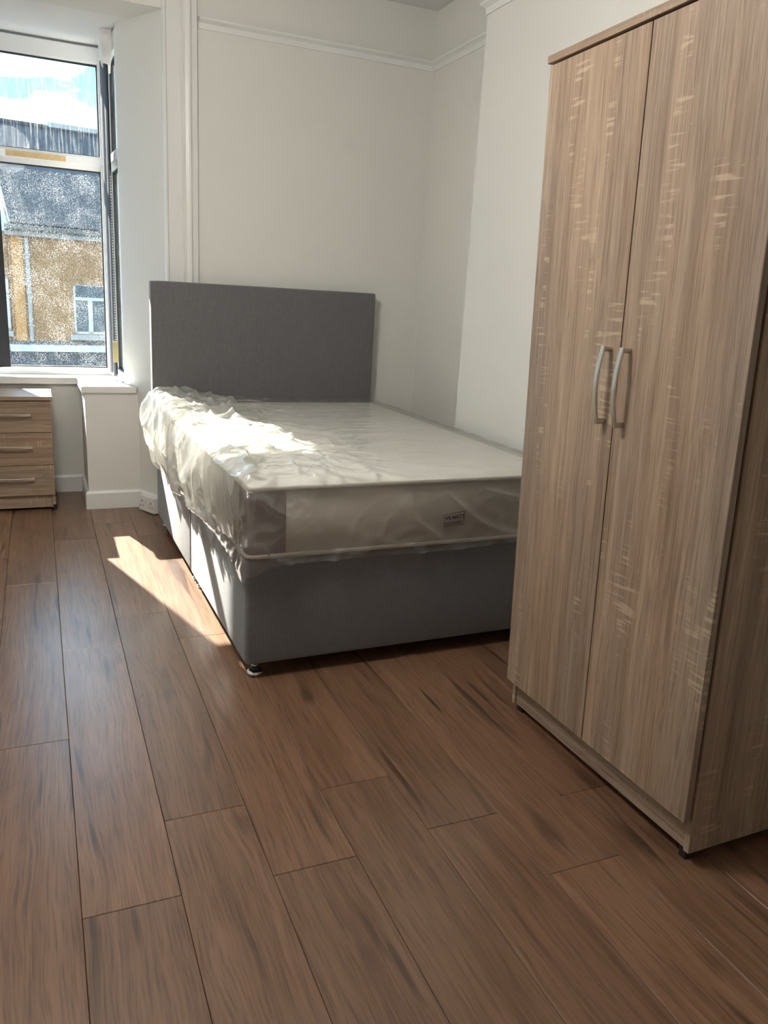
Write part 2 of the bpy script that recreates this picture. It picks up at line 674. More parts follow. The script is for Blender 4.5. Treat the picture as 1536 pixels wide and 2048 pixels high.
# ------------------------------------------------------------------ room shell
YW = 4.22            # back wall (behind the headboard)
CEIL = 2.68
SOFFIT = 2.45        # bay ceiling
XL, XR = -1.70, 2.02
YF = -1.7            # wall behind the camera
XC, YC0, YC1 = 1.82, 1.72, 3.31   # chimney breast
BX0, BX1 = -1.215, 0.612          # bay opening
SPL = ((BX1, YW - 0.01), (0.432, 4.59))     # plaster splay of the bay, right
YWIN = 5.07
SILL = 0.675
XP = 0.212           # left face of the low pier
mid = (BX0 + BX1) / 2
mir = lambda x: 2 * mid - x

# floor: boards of 193.6 mm, cut lengths as seen
fl = struct(boxes('floor', [((XL - 0.1, YF - 0.1, -0.12), (XR + 0.1, YW + 0.9, -0.012))], 'subfloor'),
            'brown wood laminate floor of wide boards', 'floor')
PW, PL = 0.1936, 1.265
joint = {-1: 2.081, 0: 1.394, 1: 1.646, 2: 1.386, 3: 1.646, 4: 1.416, 5: 1.188, 6: 1.423}
k0 = math.floor((XL - 0.0185) / PW)
k1 = math.ceil((XR - 0.0185) / PW)
gap = 0.0005
for k in range(k0, k1):
    x0, x1 = max(XL, 0.0185 + k * PW), min(XR, 0.0185 + (k + 1) * PW)
    j0 = joint.get(k, 1.2 + random.random() * PL)
    y = j0 - PL * 10
    while y + PL < YF:
        y += PL
    yend = YWIN
    while y < yend - 0.02:
        a, b = max(y, YF), min(y + PL, yend)
        if b - a > 0.03:
            bm = bmesh.new()
            dz = random.uniform(-0.0004, 0.0)
            add_box(bm, (x0 + gap, a + gap, -0.012), (x1 - gap, b - gap, dz), 0.0011, 1)
            obj('plank', bm, 'laminate', fl)
        y += PL

# walls
T = 0.25
struct(boxes('wall_back', [((BX1, YW, -0.1), (XR + 0.2, YW + T, CEIL)), ((XL - 0.2, YW, -0.1), (BX0, YW + T, CEIL)),
                           ((BX0, YW, SOFFIT), (BX1, YW + T, CEIL))], 'wall_paint'),
       'off-white back wall behind the grey headboard', 'wall')
struct(boxes('wall_right', [((XR, YF - 0.2, -0.1), (XR + T, YW, CEIL)), ((XC, YC0, -0.1), (XR, YC1, CEIL))], 'wall_paint'),
       'off-white right wall with chimney breast beside the bed', 'wall')
struct(boxes('wall_left', [((XL - T, YF - 0.2, -0.1), (XL, YW, CEIL))], 'wall_paint'), 'off-white left wall of the bedroom', 'wall')
struct(boxes('wall_front', [((XL, YF - T, -0.1), (XR, YF, CEIL))], 'wall_paint'), 'off-white wall opposite the window', 'wall')
struct(boxes('ceiling', [((XL - T, YF - T, CEIL), (XR + T, YW + T, CEIL + 0.2))], 'ceiling_paint'), 'white ceiling of the bedroom', 'ceiling')
struct(boxes('ceiling_bay', [((BX0 - 0.1, YW + 0.001, SOFFIT + 0.0005), (BX1 + 0.1, YWIN + 0.14, SOFFIT + 0.22))], 'ceiling_paint'),
       'white lowered ceiling over the bay window', 'ceiling')


def splay(side):
    f = (lambda x: x) if side > 0 else mir
    (ax, ay), (bx, by) = SPL
    poly = [(f(ax), ay + 0.012), (f(bx), by), (f(bx + 0.10), by + 0.06), (f(ax + 0.25), ay + 0.2)]
    o = prism('wall_bay_' + ('right' if side > 0 else 'left'), poly, -0.1, SOFFIT, 'wall_paint')
    return struct(o, 'white angled plaster wall beside the ' + ('headboard' if side > 0 else 'blind'), 'wall')


splay(1)
splay(-1)
# walls under the windows
struct(boxes('wall_bay_front', [((mir(0.44), 4.905, -0.1), (0.44, YWIN + 0.12, SILL - 0.036))], 'wall_paint'),
       'low white wall under the main window', 'wall')
struct(boxes('wall_bay_pier', [((XP, 4.482, -0.1), (0.60, 4.95, SILL - 0.036))], 'wall_paint'),
       'low white pier under the side window sill', 'wall')
struct(boxes('wall_bay_pier_left', [((mir(0.60), 4.482, -0.1), (mir(XP), 4.95, SILL - 0.036))], 'wall_paint'),
       'low white pier at the far end of the bay', 'wall')
# sills
bm = bmesh.new()
add_prism(bm, [(mir(0.42), YWIN - 0.02), (mir(0.42), 4.6), (mir(0.478), 4.466), (mir(0.196), 4.466), (mir(0.196), 4.876), (0.196, 4.876),
               (0.196, 4.466), (0.478, 4.466), (0.425, 4.6), (0.405, YWIN - 0.02)][::-1], SILL - 0.036, SILL)
bmesh.ops.bevel(bm, geom=bm.edges[:], offset=0.004, segments=2, affect='EDGES')
struct(obj('trim_1', bm, 'gloss_white'), 'white gloss window sill board stepping round the pier', 'sill')

# baseboards
BB = [(0, 0), (0.016, 0), (0.016, 0.088), (0.009, 0.100), (0, 0.100)]


def base(name, path, label):
    bm = bmesh.new()
    sweep(bm, [Vector((x, y, 0)) for x, y in path], BB)
    return struct(obj(name, bm, 'gloss_white'), label, 'baseboard')


(ax, ay), (bx, by) = SPL
spl = lambda t: (ax + (bx - ax) * t, ay + 0.012 + (by - ay - 0.012) * t)
tp = (4.482 - ay - 0.012) / (by - ay - 0.012)
base('baseboard_bay', [(mir(XP), 4.905), (XP, 4.905), (XP, 4.482), spl(tp), spl(0.02)][::1], 'white skirting board round the bay and pier')
base('baseboard_back', [(BX1 + 0.165, YW), (XR, YW), (XR, YC1), (XC, YC1), (XC, YC0), (XR, YC0), (XR, YF)], 'white skirting board behind the bed and wardrobe')
base('baseboard_left', [(XL, YF), (XL, YW), (BX0 - 0.165, YW)], 'white skirting board on the left wall')
base('baseboard_front', [(XR, YF), (XL, YF)], 'white skirting board opposite the window')

# picture rail
RAIL = [(0, -0.045), (0.006, -0.045), (0.008, -0.020), (0.014, -0.016), (0.026, -0.008), (0.028, 0.0), (0, 0.004)]
ZR = 2.438


def rail(name, path, label):
    bm = bmesh.new()
    sweep(bm, [Vector((x, y, ZR)) for x, y in path], RAIL)
    return struct(obj(name, bm, 'gloss_white'), label, 'picture rail')


rail('trim_2', [(BX1 + 0.163, YW), (XR, YW), (XR, YC1), (XC, YC1), (XC, YC0), (XR, YC0), (XR, YF)], 'white picture rail high on the back and right walls')
rail('trim_3', [(XL, YF), (XL, YW), (BX0 - 0.163, YW)], 'white picture rail high on the left wall')


# architraves beside the bay opening
def architrave(name, side, label):
    f = (lambda x: x) if side > 0 else mir
    x0 = BX1 - 0.006
    prof = [(0, 0.03), (0, -0.020), (0.004, -0.026), (0.012, -0.026), (0.016, -0.018), (0.019, -0.016), (0.080, -0.016), (0.083, -0.022),
            (0.089, -0.022), (0.092, -0.017), (0.097, -0.017), (0.101, -0.026), (0.117, -0.031), (0.126, -0.031), (0.130, -0.024),
            (0.136, -0.020), (0.160, -0.018), (0.160, 0.03)]
    poly = [(f(x0 + a), YW + b) for a, b in prof]
    return struct(prism(name, poly, 0, CEIL, 'gloss_white'), label, 'architrave')


architrave('trim_4', 1, 'tall moulded white architrave left of the headboard wall')
architrave('trim_5', -1, 'tall moulded white architrave at the far side of the bay')


# ------------------------------------------------------------------ windows
def window(name, loc, rotz, w, lights, label, pane_lo='pane_spotted', pane_hi='pane_streaked', fr=0.034):
    """local x along the width 0..w, y = depth (0 = room face), z world"""
    root = struct(empty(name, loc, (0, 0, rotz)), label, 'window')
    z0, zt0, zt1, z1 = SILL - 0.002, 1.812, 1.886, SOFFIT - 0.012
    bm = bmesh.new()
    add_box(bm, (0, 0, z0), (w, 0.07, z0 + 0.043), 0.006)
    add_box(bm, (0, 0, z1 - 0.083), (w, 0.07, z1), 0.006)
    add_box(bm, (0, 0, z0 + 0.04), (fr, 0.07, z1 - 0.08), 0.006)
    add_box(bm, (w - fr, 0, z0 + 0.04), (w, 0.07, z1 - 0.08), 0.006)
    for a, b in zip(lights, lights[1:]):
        if b < w - 0.01:
            add_box(bm, (b - 0.035, 0.001, z0 + 0.04), (b + 0.035, 0.069, z1 - 0.08), 0.006)
    obj('frame', bm, 'upvc', root)
    # transom: slanted lower bead
    bm = bmesh.new()
    pr = [(-0.002, zt1), (-0.004, zt1 - 0.012), (-0.004, zt0 + 0.030), (0.004, zt0 + 0.026), (0.018, zt0), (0.066, zt0), (0.066, zt1)]
    a = [bm.verts.new((0.01, y, z)) for y, z in pr]
    b = [bm.verts.new((w - 0.01, y, z)) for y, z in pr]
    bm.faces.new(a)
    bm.faces.new(b[::-1])
    for i in range(len(pr)):
        j = (i + 1) % len(pr)
        bm.faces.new((a[i], b[i], b[j], a[j]))
    obj('transom', bm, 'upvc', root)
    for i, (a, b) in enumerate(zip(lights, lights[1:])):
        xa = a + (fr if i == 0 else 0.035)
        xb = b - (fr if i == len(lights) - 2 else 0.035)
        for za, zb, pm in ((z0 + 0.043, zt0, pane_lo), (zt1, z1 - 0.083, pane_hi)):
            bm = bmesh.new()
            g = 0.006
            add_box(bm, (xa, 0.022, za), (xa + g, 0.045, zb))
            add_box(bm, (xb - g, 0.022, za), (xb, 0.045, zb))
            add_box(bm, (xa + g, 0.022, za), (xb - g, 0.045, za + g))
            add_box(bm, (xa + g, 0.022, zb - g), (xb - g, 0.045, zb))
            obj('gasket', bm, 'gasket', root)
            box('pane', (xa + g, 0.031, za + g), (xb - g, 0.035, zb - g), pm, root)
    return root


XW0, XW1 = mir(0.410), 0.410
win = window('window_1', (XW0, YWIN - 0.03, 0), 0, XW1 - XW0, [0, XW1 - XW0 - 0.83, XW1 - XW0],
             'white framed main bay window looking onto the houses opposite')
bm = bmesh.new()
add_box(bm, (-0.105 - XW0, -0.0075, 1.842), (0.195 - XW0, -0.0038, 1.872), 0.001, 1)
st_ = obj('packing_strip', bm, 'strip_wood', win)
st_['label'] = 'bare tan wood strip on the transom'
A, B = Vector((0.413, 5.035)), Vector((0.431, 4.60))
d = B - A
window('window_2', (A.x, A.y, 0), math.atan2(d.y, d.x), d.length, [0, d.length],
       'narrow side window of the bay seen almost edge-on')
# mirrored side window
A2, B2 = Vector((mir(A.x), A.y)), Vector((mir(B.x), B.y))
d2 = A2 - B2
window('window_3', (B2.x, B2.y, 0), math.atan2(d2.y, d2.x), d2.length, [0, d2.length], 'side window at the far end of the bay')

# corner posts outside the glass so that the bay is closed
struct(boxes('wall_bay_post', [((0.405, YWIN - 0.02, SILL - 0.04), (0.50, YWIN + 0.10, SOFFIT)),
                               ((mir(0.50), YWIN - 0.02, SILL - 0.04), (mir(0.405), YWIN + 0.10, SOFFIT))], 'upvc'),
       'white corner posts of the bay window', 'post')


# ------------------------------------------------------------------ blinds
def slat(parent, x, y, z0, z1, ang, w=0.089, mat='blind_fabric', curve=0.006):
    bm = bmesh.new()
    n = 6
    ca, sa = math.cos(ang), math.sin(ang)
    fr_, bk = [], []
    for i in range(n + 1):
        u = (i / n - 0.5) * w
        v = curve * (1 - (2 * i / n - 1) ** 2)
        fr_.append((x + u * ca - v * sa, y + u * sa + v * ca))
        bk.append((x + u * ca - (v + 0.0008) * sa, y + u * sa + (v + 0.0008) * ca))
    add_prism(bm, fr_ + bk[::-1], z0, z1)
    return obj('slat', bm, mat, parent)


def weight(parent, x, y, z, ang, w=0.08):
    bm = bmesh.new()
    ca, sa = math.cos(ang), math.sin(ang)
    q = [(-w / 2, -0.003), (w / 2, -0.003), (w / 2, 0.004), (-w / 2, 0.004)]
    add_prism(bm, [(x + a * ca - b * sa, y + a * sa + b * ca) for a, b in q], z, z + 0.022)
    return obj('slat_weight', bm, 'socket_plastic', parent)


bl = tag(empty('vertical_blind', (-0.6, 4.97, 0)), 'dark vertical blind drawn across the left of the main window', 'blind')
box('headrail', (-0.43, -0.02, 2.405), (0.43, 0.02, SOFFIT - 0.001), 'socket_plastic', bl, 0.003)
for i in range(11):
    xx = 0.41 - i * 0.079
    slat(bl, xx, 0.0, 0.705, 2.402, math.radians(12 if i else 26), 0.092)
    weight(bl, xx, 0.0, 0.698, math.radians(12 if i else 26), 0.086)

br_ = tag(empty('vertical_blind', (0.372, 4.80, 0)), 'bunched dark and cream vertical blind slats in the right corner of the bay', 'blind')
for i, (dx, dy, a_, m_, w_) in enumerate(((0.013, 0.02, 101, 'blind_grey', 0.089), (0.021, -0.060, 96, 'blind_fabric', 0.089),
                                          (0.029, -0.03, 92, 'slat_cream', 0.089), (0.034, -0.05, 87, 'blind_fabric', 0.089))):
    slat(br_, dx, dy, 0.715 - 0.012 * (i % 3), 2.33 - 0.01 * i, math.radians(a_), w_, m_, 0.006)
    weight(br_, dx, dy, 0.700 - 0.012 * (i % 3), math.radians(a_), 0.075)
# crumpled white head bracket
bm = bmesh.new()
add_box(bm, (0.000, -0.10, 2.29), (0.056, 0.06, SOFFIT - 0.001))
bmesh.ops.subdivide_edges(bm, edges=bm.edges[:], cuts=5, use_grid_fill=True)
for v in bm.verts:
    k_ = noise.noise(v.co * 22) * 0.016
    tpr = 0.65 + 0.35 * (v.co.z - 2.27) / 0.18
    v.co.x = 0.028 + (v.co.x - 0.028) * tpr + k_ * 0.7
    v.co.y = v.co.y * (1.1 - 0.1 * tpr) + noise.noise(v.co * 17 + Vector((3, 1, 7))) * 0.014
    if v.co.z < 2.3:
        v.co.z += noise.noise(v.co * 30) * 0.05
    v.co.z = min(v.co.z, SOFFIT - 0.001)
h_ = obj('head_bracket', bm, 'socket_plastic', br_)
h_['label'] = 'crumpled white wrapping round the head bracket'
tg = box('slat_tag', (0.008, -0.118, 0.785), (0.036, -0.112, 0.900), 'tag_tan', br_, 0.002)
tg['label'] = 'tan plastic tag clipped to the slats'
bm = bmesh.new()
for i in range(60):
    z = 1.75 - i * 0.0145
    q = 0.0026
    add_box(bm, (0.024 - q, -0.122 - q, z - q), (0.024 + q, -0.122 + q, z + q), 0.001, 1)
add_tube(bm, [(0.024, -0.122, 1.78), (0.024, -0.122, 0.905)], 0.0008, 5)
obj('bead_chain', bm, 'chain', br_)

# ------------------------------------------------------------------ socket on the skirting of the bay splay
p0, p1 = Vector((*spl(0.28), 0)), Vector((*spl(0.72), 0))
u = Vector((spl(0)[0] - spl(1)[0], spl(0)[1] - spl(1)[1], 0)).normalized()   # towards the room
sk = tag(empty('double_socket', (*spl(0.37), 0.006), (0, 0, math.atan2(u.y, u.x))),
         'white double plug socket box on the skirting beside the bed', 'socket')
# local x towards the camera along the wall, local y: into the wall is +y or -y
box('back_box', (-0.073, -0.044, 0.0), (0.073, -0.0165, 0.086), 'socket_plastic', sk, 0.004)
fp = box('face_plate', (-0.073, -0.052, 0.0), (0.073, -0.0443, 0.086), 'socket_plastic', sk, 0.003)
for sx in (-1, 1):
    box('switch', (sx * 0.012 - 0.006, -0.056, 0.052), (sx * 0.012 + 0.006, -0.0505, 0.073), 'socket_plastic', fp, 0.0015)
    boxes('pin_holes', [((sx * 0.043 - 0.003, -0.0528, 0.050), (sx * 0.043 + 0.003, -0.0515, 0.061)),
                        ((sx * 0.043 - 0.016, -0.0528, 0.027), (sx * 0.043 - 0.008, -0.0515, 0.032)),
                        ((sx * 0.043 + 0.008, -0.0528, 0.027), (sx * 0.043 + 0.016, -0.0515, 0.032))], 'socket_dark', fp)

# ------------------------------------------------------------------ bed
YAW = math.radians(0.75)
bed = tag(empty('divan_bed', (0.553, 2.266, 0), (0, 0, YAW)), 'grey upholstered divan bed with a tall plain headboard', 'bed')
BW, BL = 1.205, 1.845
ZB0, ZB1 = 0.052, 0.408


def upholstered(name, lo, hi, parent, bev=0.016):
    bm = bmesh.new()
    add_box(bm, lo, hi)
    bmesh.ops.bevel(bm, geom=bm.edges[:], offset=bev, segments=4, profile=0.5, affect='EDGES')
    return obj(name, bm, 'linen', parent, True)


upholstered('base_section', (0, 0, ZB0), (BW, BL / 2 - 0.0015, ZB1), bed)
upholstered('base_section', (0, BL / 2 + 0.0015, ZB0), (BW, BL, ZB1), bed)
hb = upholstered('headboard', (-0.010, BL + 0.006, 0.30), (1.188, BL + 0.076, 1.236), bed, 0.010)
for gx in (0.03, BW - 0.045):
    boxes('headboard_strut', [((gx + 0.2 if gx < 0.5 else gx - 0.25, BL + 0.020, 0.001), (gx + 0.25 if gx < 0.5 else gx - 0.2, BL + 0.045, 0.31))], 'black_plastic', bed)
for gy in (0.045, BL / 2 - 0.05, BL / 2 + 0.05, BL - 0.06):
    for gx in (0.045, BW - 0.045):
        bm = bmesh.new()
        add_lathe(bm, [(0.024, 0.0), (0.027, 0.004), (0.0275, 0.010), (0.022, 0.015), (0.019, 0.017)], (gx, gy, 0.0), 24)
        gl = obj('glide', bm, 'chrome', bed, True)
        bm = bmesh.new()
        add_lathe(bm, [(0.0185, 0.0165), (0.017, 0.023), (0.009, 0.028), (0.009, 0.054)], (gx, gy, 0.0), 20)
        obj('glide_stem', bm, 'black_plastic', gl, True)
        bm = bmesh.new()
        add_lathe(bm, [(0.0105, 0.029), (0.0115, 0.033), (0.0105, 0.037)], (gx, gy, 0.0), 20)
        obj('glide_collar', bm, 'chrome', gl, True)

# ------------------------------------------------------------------ mattress
mt = tag(empty('mattress', (0.553, 2.266, ZB1), (0, 0, YAW)), 'white mattress with beige border lying on the grey bed base', 'mattress')
MW, ML, MH = 1.205, 1.84, 0.236
bm = bmesh.new()
add_box(bm, (0.008, 0.006, 0.002), (MW, ML, MH - 0.008))
bmesh.ops.bevel(bm, geom=[e for e in bm.edges if abs(e.verts[0].co.z - e.verts[1].co.z) > 0.1], offset=0.025, segments=4, affect='EDGES')
obj('border', bm, 'border_fabric', mt, True)
bm = bmesh.new()
nx, ny = 60, 90
gv = []
for j in range(ny + 1):
    row = []
    for i in range(nx + 1):
        u_, v_ = i / nx, j / ny
        x, y = 0.010 + u_ * (MW - 0.012), 0.008 + v_ * (ML - 0.010)
        e = min(u_, 1 - u_) * MW
        g = min(v_, 1 - v_) * ML
        e2 = min(e, g)
        z = MH - 0.010 + 0.020 * (1 - math.exp(-e2 / 0.05))
        z += 0.004 * noise.noise(Vector((x * 4, y * 6, 1.5))) * (1 - math.exp(-e2 / 0.04))
        row.append(bm.verts.new((x, y, z)))
    gv.append(row)
for j in range(ny):
    for i in range(nx):
        bm.faces.new((gv[j][i], gv[j][i + 1], gv[j + 1][i + 1], gv[j + 1][i]))
bnd = gv[0] + [r[-1] for r in gv[1:]] + gv[-1][-2::-1] + [r[0] for r in gv[-2:0:-1]]
low = [bm.verts.new((v.co.x, v.co.y, MH - 0.02)) for v in bnd]
for i in range(len(bnd)):
    j = (i + 1) % len(bnd)
    bm.faces.new((bnd[i], low[i], low[j], bnd[j]))
bm.faces.new(low)
obj('top_panel', bm, 'ticking', mt, True)


def rrect(x0, x1, y0, y1, r, z, n=5):
    pts = []
    for cx, cy, a0 in ((x1 - r, y1 - r, 0), (x0 + r, y1 - r, 90), (x0 + r, y0 + r, 180), (x1 - r, y0 + r, 270)):
        for i in range(n + 1):
            a = math.radians(a0 + 90 * i / n)
            pts.append((cx + r * math.cos(a), cy + r * math.sin(a), z))
    return pts


for z in (0.012, MH - 0.008):
    bm = bmesh.new()
    add_tube(bm, rrect(0.004, MW + 0.002, 0.002, ML, 0.026, z), 0.0065, 8, True)
    obj('tape_edge', bm, 'piping', mt, True)
bm = bmesh.new()
cpts = [(0.0065, 0.12), (0.0065, 0.0315)] + [(0.0315 - 0.025 * math.cos(math.radians(a)), 0.0315 - 0.0265 * math.sin(math.radians(a))) for a in (20, 45, 70)] + [(0.0315, 0.0045), (0.125, 0.0045)]
outer = [Vector((x, y)) for x, y in cpts]
inner = [Vector((x + 0.003, y + 0.003)) for x, y in cpts]
add_prism(bm, [tuple(p) for p in outer] + [tuple(p) for p in inner[::-1]], 0.020, MH - 0.014)
c_ = obj('corner_panel', bm, 'suede', mt)
c_['label'] = 'grey-brown fabric panel round the mattress corner'

# ------------------------------------------------------------------ polythene bag
pc = tag(empty('mattress_cover', (0.553, 2.266, ZB1), (0, 0, YAW)), 'crumpled clear polythene bag wrapped round the mattress', 'plastic cover')


def ridge(v):
    return 1.0 - min(1.0, abs(noise.noise(v)) * 2.2)


def smooth(a, b, x):
    t = max(0.0, min(1.0, (x - a) / (b - a)))
    return t * t * (3 - 2 * t)


def top_h(x, y):
    """height of the sheet over the mattress top, local metres"""
    z = MH + 0.016
    left = 1 - smooth(0.10, 0.75, x + 0.15 * noise.noise(Vector((x * 2, y * 2, 9))))
    # long soft ripples across the sheet
    r1 = ridge(Vector((x * 2.6 + y * 1.2, y * 9.0 - x * 2.0, 0.3)))
    r2 = ridge(Vector((x * 6.0 - y * 3, y * 17.0 + x * 3, 4.3)))
    z += 0.010 * r1 ** 3 * (0.35 + 0.9 * left) + 0.004 * r2 ** 2
    # crumpled part by the window
    c1 = ridge(Vector((x * 9.0 + y * 3.0, y * 5.0 - x * 4.0, 2.2)))
    c2 = noise.noise(Vector((x * 5.0, y * 4.0, 7.7)))
    z += left * (0.026 * c1 ** 2 + 0.020 * max(0, c2))
    # bunch at the head corner
    hx, hy = x - 0.02, y - (ML - 0.16)
    z += 0.030 * math.exp(-(hx * hx / 0.010 + hy * hy / 0.02))
    # ease down at the rim
    e = min(x + 0.006, MW + 0.01 - x, y + 0.008)
    z -= 0.016 * math.exp(-max(0, e) / 0.012)
    # right part lies flat
    return z


bm = bmesh.new()
nx, ny = 190, 250
X0, X1, Y0, Y1 = -0.006, MW + 0.012, -0.008, ML - 0.004
gv = []
for j in range(ny + 1):
    row = []
    for i in range(nx + 1):
        x, y = X0 + (X1 - X0) * i / nx, Y0 + (Y1 - Y0) * j / ny
        row.append(bm.verts.new((x, y, top_h(x, y))))
    gv.append(row)
for j in range(ny):
    for i in range(nx):
        bm.faces.new((gv[j][i], gv[j][i + 1], gv[j + 1][i + 1], gv[j + 1][i]))
# skirt: left side head -> foot, foot left -> right, right side
rim = [gv[j][0] for j in range(ny, -1, -1)] + [gv[0][i] for i in range(1, nx + 1)] + [gv[j][nx] for j in range(1, ny + 1)]
nt_ = 44
prev = rim
cols = []
sdist = 0.0
last = None
for v in rim:
    if last is not None:
        sdist += (v.co - last).length
    last = v.co.copy()
    cols.append(sdist)
for t in range(1, nt_ + 1):
    tt = t / nt_
    ring = []
    for v, s in zip(rim, cols):
        x, y, zr = v.co
        if abs(x - X0) < 1e-6 and y > Y0 + 1e-6:
            side = 'L'
            n_ = Vector((-1, 0, 0))
        elif abs(y - Y0) < 1e-6:
            side = 'F'
            n_ = Vector((0, -1, 0))
        else:
            side = 'R'
            n_ = Vector((1, 0, 0))
        off = 0.0
        if side == 'L':
            dfoot = y
            amt = smooth(0.0, 0.55, dfoot)
            hem = -0.022 - 0.020 * noise.noise(Vector((s * 3.0, 0.4, 0))) + 0.02 * amt - 0.035 * math.exp(-((y - 0.0) / 0.10) ** 2)
            hem += 0.05 * smooth(ML - 0.5, ML, y)
            down = tt * (zr - hem)
            a1 = ridge(Vector((s * 5.5 + down * 7.0, down * 2.5, 1.0)))
            a2 = ridge(Vector((s * 13.0 + down * 14.0, down * 5.0, 5.0)))
            env = math.sin(math.pi * min(1, tt * 0.62 + 0.02))
            off = env * (0.012 + 0.030 * amt) + smooth(0.0, 0.2, tt) * (0.024 * a1 ** 2 * (0.4 + 0.6 * amt) + 0.010 * a2 ** 2 - 0.008)
            off = max(off, 0.003)
            if tt > 0.86:   # gathered hem tucks back towards the base
                off *= 1 - 0.45 * smooth(0.86, 1.0, tt)
        elif side == 'F':
            hem = -0.012 + 0.006 * noise.noise(Vector((s * 4, 3.3, 0))) - 0.038 * math.exp(-(x / 0.07) ** 2) + 0.012 * smooth(0.5, 1.2, x)
            down = tt * (zr - hem)
            a1 = ridge(Vector((s * 4.0 - down * 6.0, down * 4.0, 3.0)))
            a2 = ridge(Vector((s * 9.0 + down * 10.0, down * 6.0, 8.0)))
            cw = math.exp(-(x / 0.16) ** 2)
            off = 0.004 + smooth(0.05, 0.25, tt) * (0.016 * a1 ** 5 + 0.007 * a2 ** 4) * (1 + 1.2 * cw) + 0.012 * cw * math.sin(math.pi * tt)
        else:
            hem = -0.01
            down = tt * (zr - hem)
            off = 0.002 + 0.003 * ridge(Vector((s * 4, down * 3, 0)))
        p = Vector((x, y, zr - down)) + n_ * off
        # round the corner at the foot
        dl, df = y - Y0, x - X0
        if side == 'L' and dl < 0.05:
            p.y -= (0.010 * math.sin(math.pi * min(1, tt))) * (1 - dl / 0.05)
        if side == 'F' and df < 0.05:
            p.x -= (0.012 * math.sin(math.pi * min(1, tt))) * (1 - df / 0.05)
        ring.append(bm.verts.new(p))
    for i in range(len(ring) - 1):
        bm.faces.new((prev[i], ring[i], ring[i + 1], prev[i + 1]))
    prev = ring
sheet = obj('sheet', bm, 'polythene', pc, True)
# gathered spare sheet bunched along the window side
bm = bmesh.new()
ny, nw = 230, 150
gv = []
for j in range(ny + 1):
    y = 0.06 + (ML - 0.012 - 0.06) * j / ny
    q = smooth(0.0, 0.75, y)
    reach = 0.06 + 0.30 * q + 0.10 * noise.noise(Vector((y * 3.1, 2.0, 0.5)))
    drop = MH + 0.015 + 0.03 * noise.noise(Vector((y * 4.0, 6.0, 0.2))) - 0.05 * (1 - q) - 0.05 * smooth(ML - 0.35, ML, y)
    row = []
    for i in range(nw + 1):
        w_ = i / nw
        ln = w_ * (reach + drop)
        f1 = ridge(Vector((y * 4.2 + ln * 4.6, ln * 1.8 - y * 0.8, 11.0)))
        f2 = ridge(Vector((y * 10.0 + ln * 11.0, ln * 3.0, 15.0)))
        f3 = noise.noise(Vector((y * 3.0, ln * 5.0, 21.0)))
        edge = min(1.0, ln / 0.05) * min(1.0, (1 - w_) / 0.06 + 0.35) * (0.25 + 0.75 * q)
        lift = 0.006 + edge * (0.026 * f1 ** 2 + 0.006 * f2 ** 2 + 0.012 * max(0.0, f3))
        if ln < reach:
            x = X0 + (reach - ln)
            k_ = smooth(0.0, 0.06, reach - ln)
            p = Vector((x - (1 - k_) * lift * 0.7, y, top_h(max(x, X0), y) + lift))
        else:
            dn = ln - reach
            bulge = 0.030 * q * math.sin(math.pi * min(1.0, dn / drop * 0.75 + 0.05))
            k_ = smooth(0.0, 0.05, dn)
            p = Vector((X0 - 0.012 - lift * (0.7 + 0.5 * k_) - bulge, y, top_h(X0, y) + lift * (1 - k_) - dn))
        row.append(bm.verts.new(p))
    gv.append(row)
for j in range(ny):
    for i in range(nw):
        bm.faces.new((gv[j][i], gv[j][i + 1], gv[j + 1][i + 1], gv[j + 1][i]))
lf = obj('loose_folds', bm, 'polythene_folds', pc, True)
lf['label'] = 'gathered milky folds of the polythene on the window side'
# printed size label on the foot end
pr_ = empty('print', (0.678, -0.0185, 0.072), (0, math.radians(-4.0), 0), pc)
pr_.name = 'printed_label'


def printed(lst, name, parent):
    bm = bmesh.new()
    for (x0, z0, x1, z1, h) in lst:
        a, b = Vector((x0, z0)), Vector((x1, z1))
        n_ = Vector((-(b - a).y, (b - a).x)).normalized() * h / 2
        vs_ = [bm.verts.new((q.x, 0, q.y)) for q in (a - n_, b - n_, b + n_, a + n_)]
        vs2 = [bm.verts.new((q.co.x, 0.0004, q.co.z)) for q in vs_]
        bm.faces.new(vs_)
        bm.faces.new(vs2[::-1])
        for i in range(4):
            bm.faces.new((vs_[i], vs_[(i + 1) % 4], vs2[(i + 1) % 4], vs2[i]))
    return obj(name, bm, 'ink', parent)


LW, LH = 0.079, 0.046
printed([(0, 0, LW - 0.004, 0.001, 0.0016), (LW - 0.004, 0, LW, LH, 0.0016), (LW, LH, 0, LH - 0.003, 0.0016), (0, LH - 0.003, 0.0, 0, 0.0016)], 'label_border', pr_)
printed([(0.004, 0.0045 + i * 0.0042, (0.064, 0.067, 0.069)[i], 0.0050 + i * 0.0042, 0.0017) for i in range(3)], 'label_lines', pr_)
cu = bpy.data.curves.new('label_text', 'FONT')
cu.body = "4'0 MATT"
cu.size = 0.0178
cu.offset = 0.0004
cu.extrude = 0.0002
tmp = bpy.data.objects.new('tmp_text', cu)
COL.objects.link(tmp)
bpy.context.view_layer.update()
me = bpy.data.meshes.new_from_object(tmp.evaluated_get(bpy.context.evaluated_depsgraph_get()))
bpy.data.objects.remove(tmp)
me.name = 'label_text'
me.materials.clear()
me.materials.append(M['ink'])
tx = bpy.data.objects.new('label_text', me)
COL.objects.link(tx)
tx.parent = pr_
tx.location = (0.0045, 0.0002, 0.0235)
tx.rotation_euler = (math.radians(90), 0, 0)

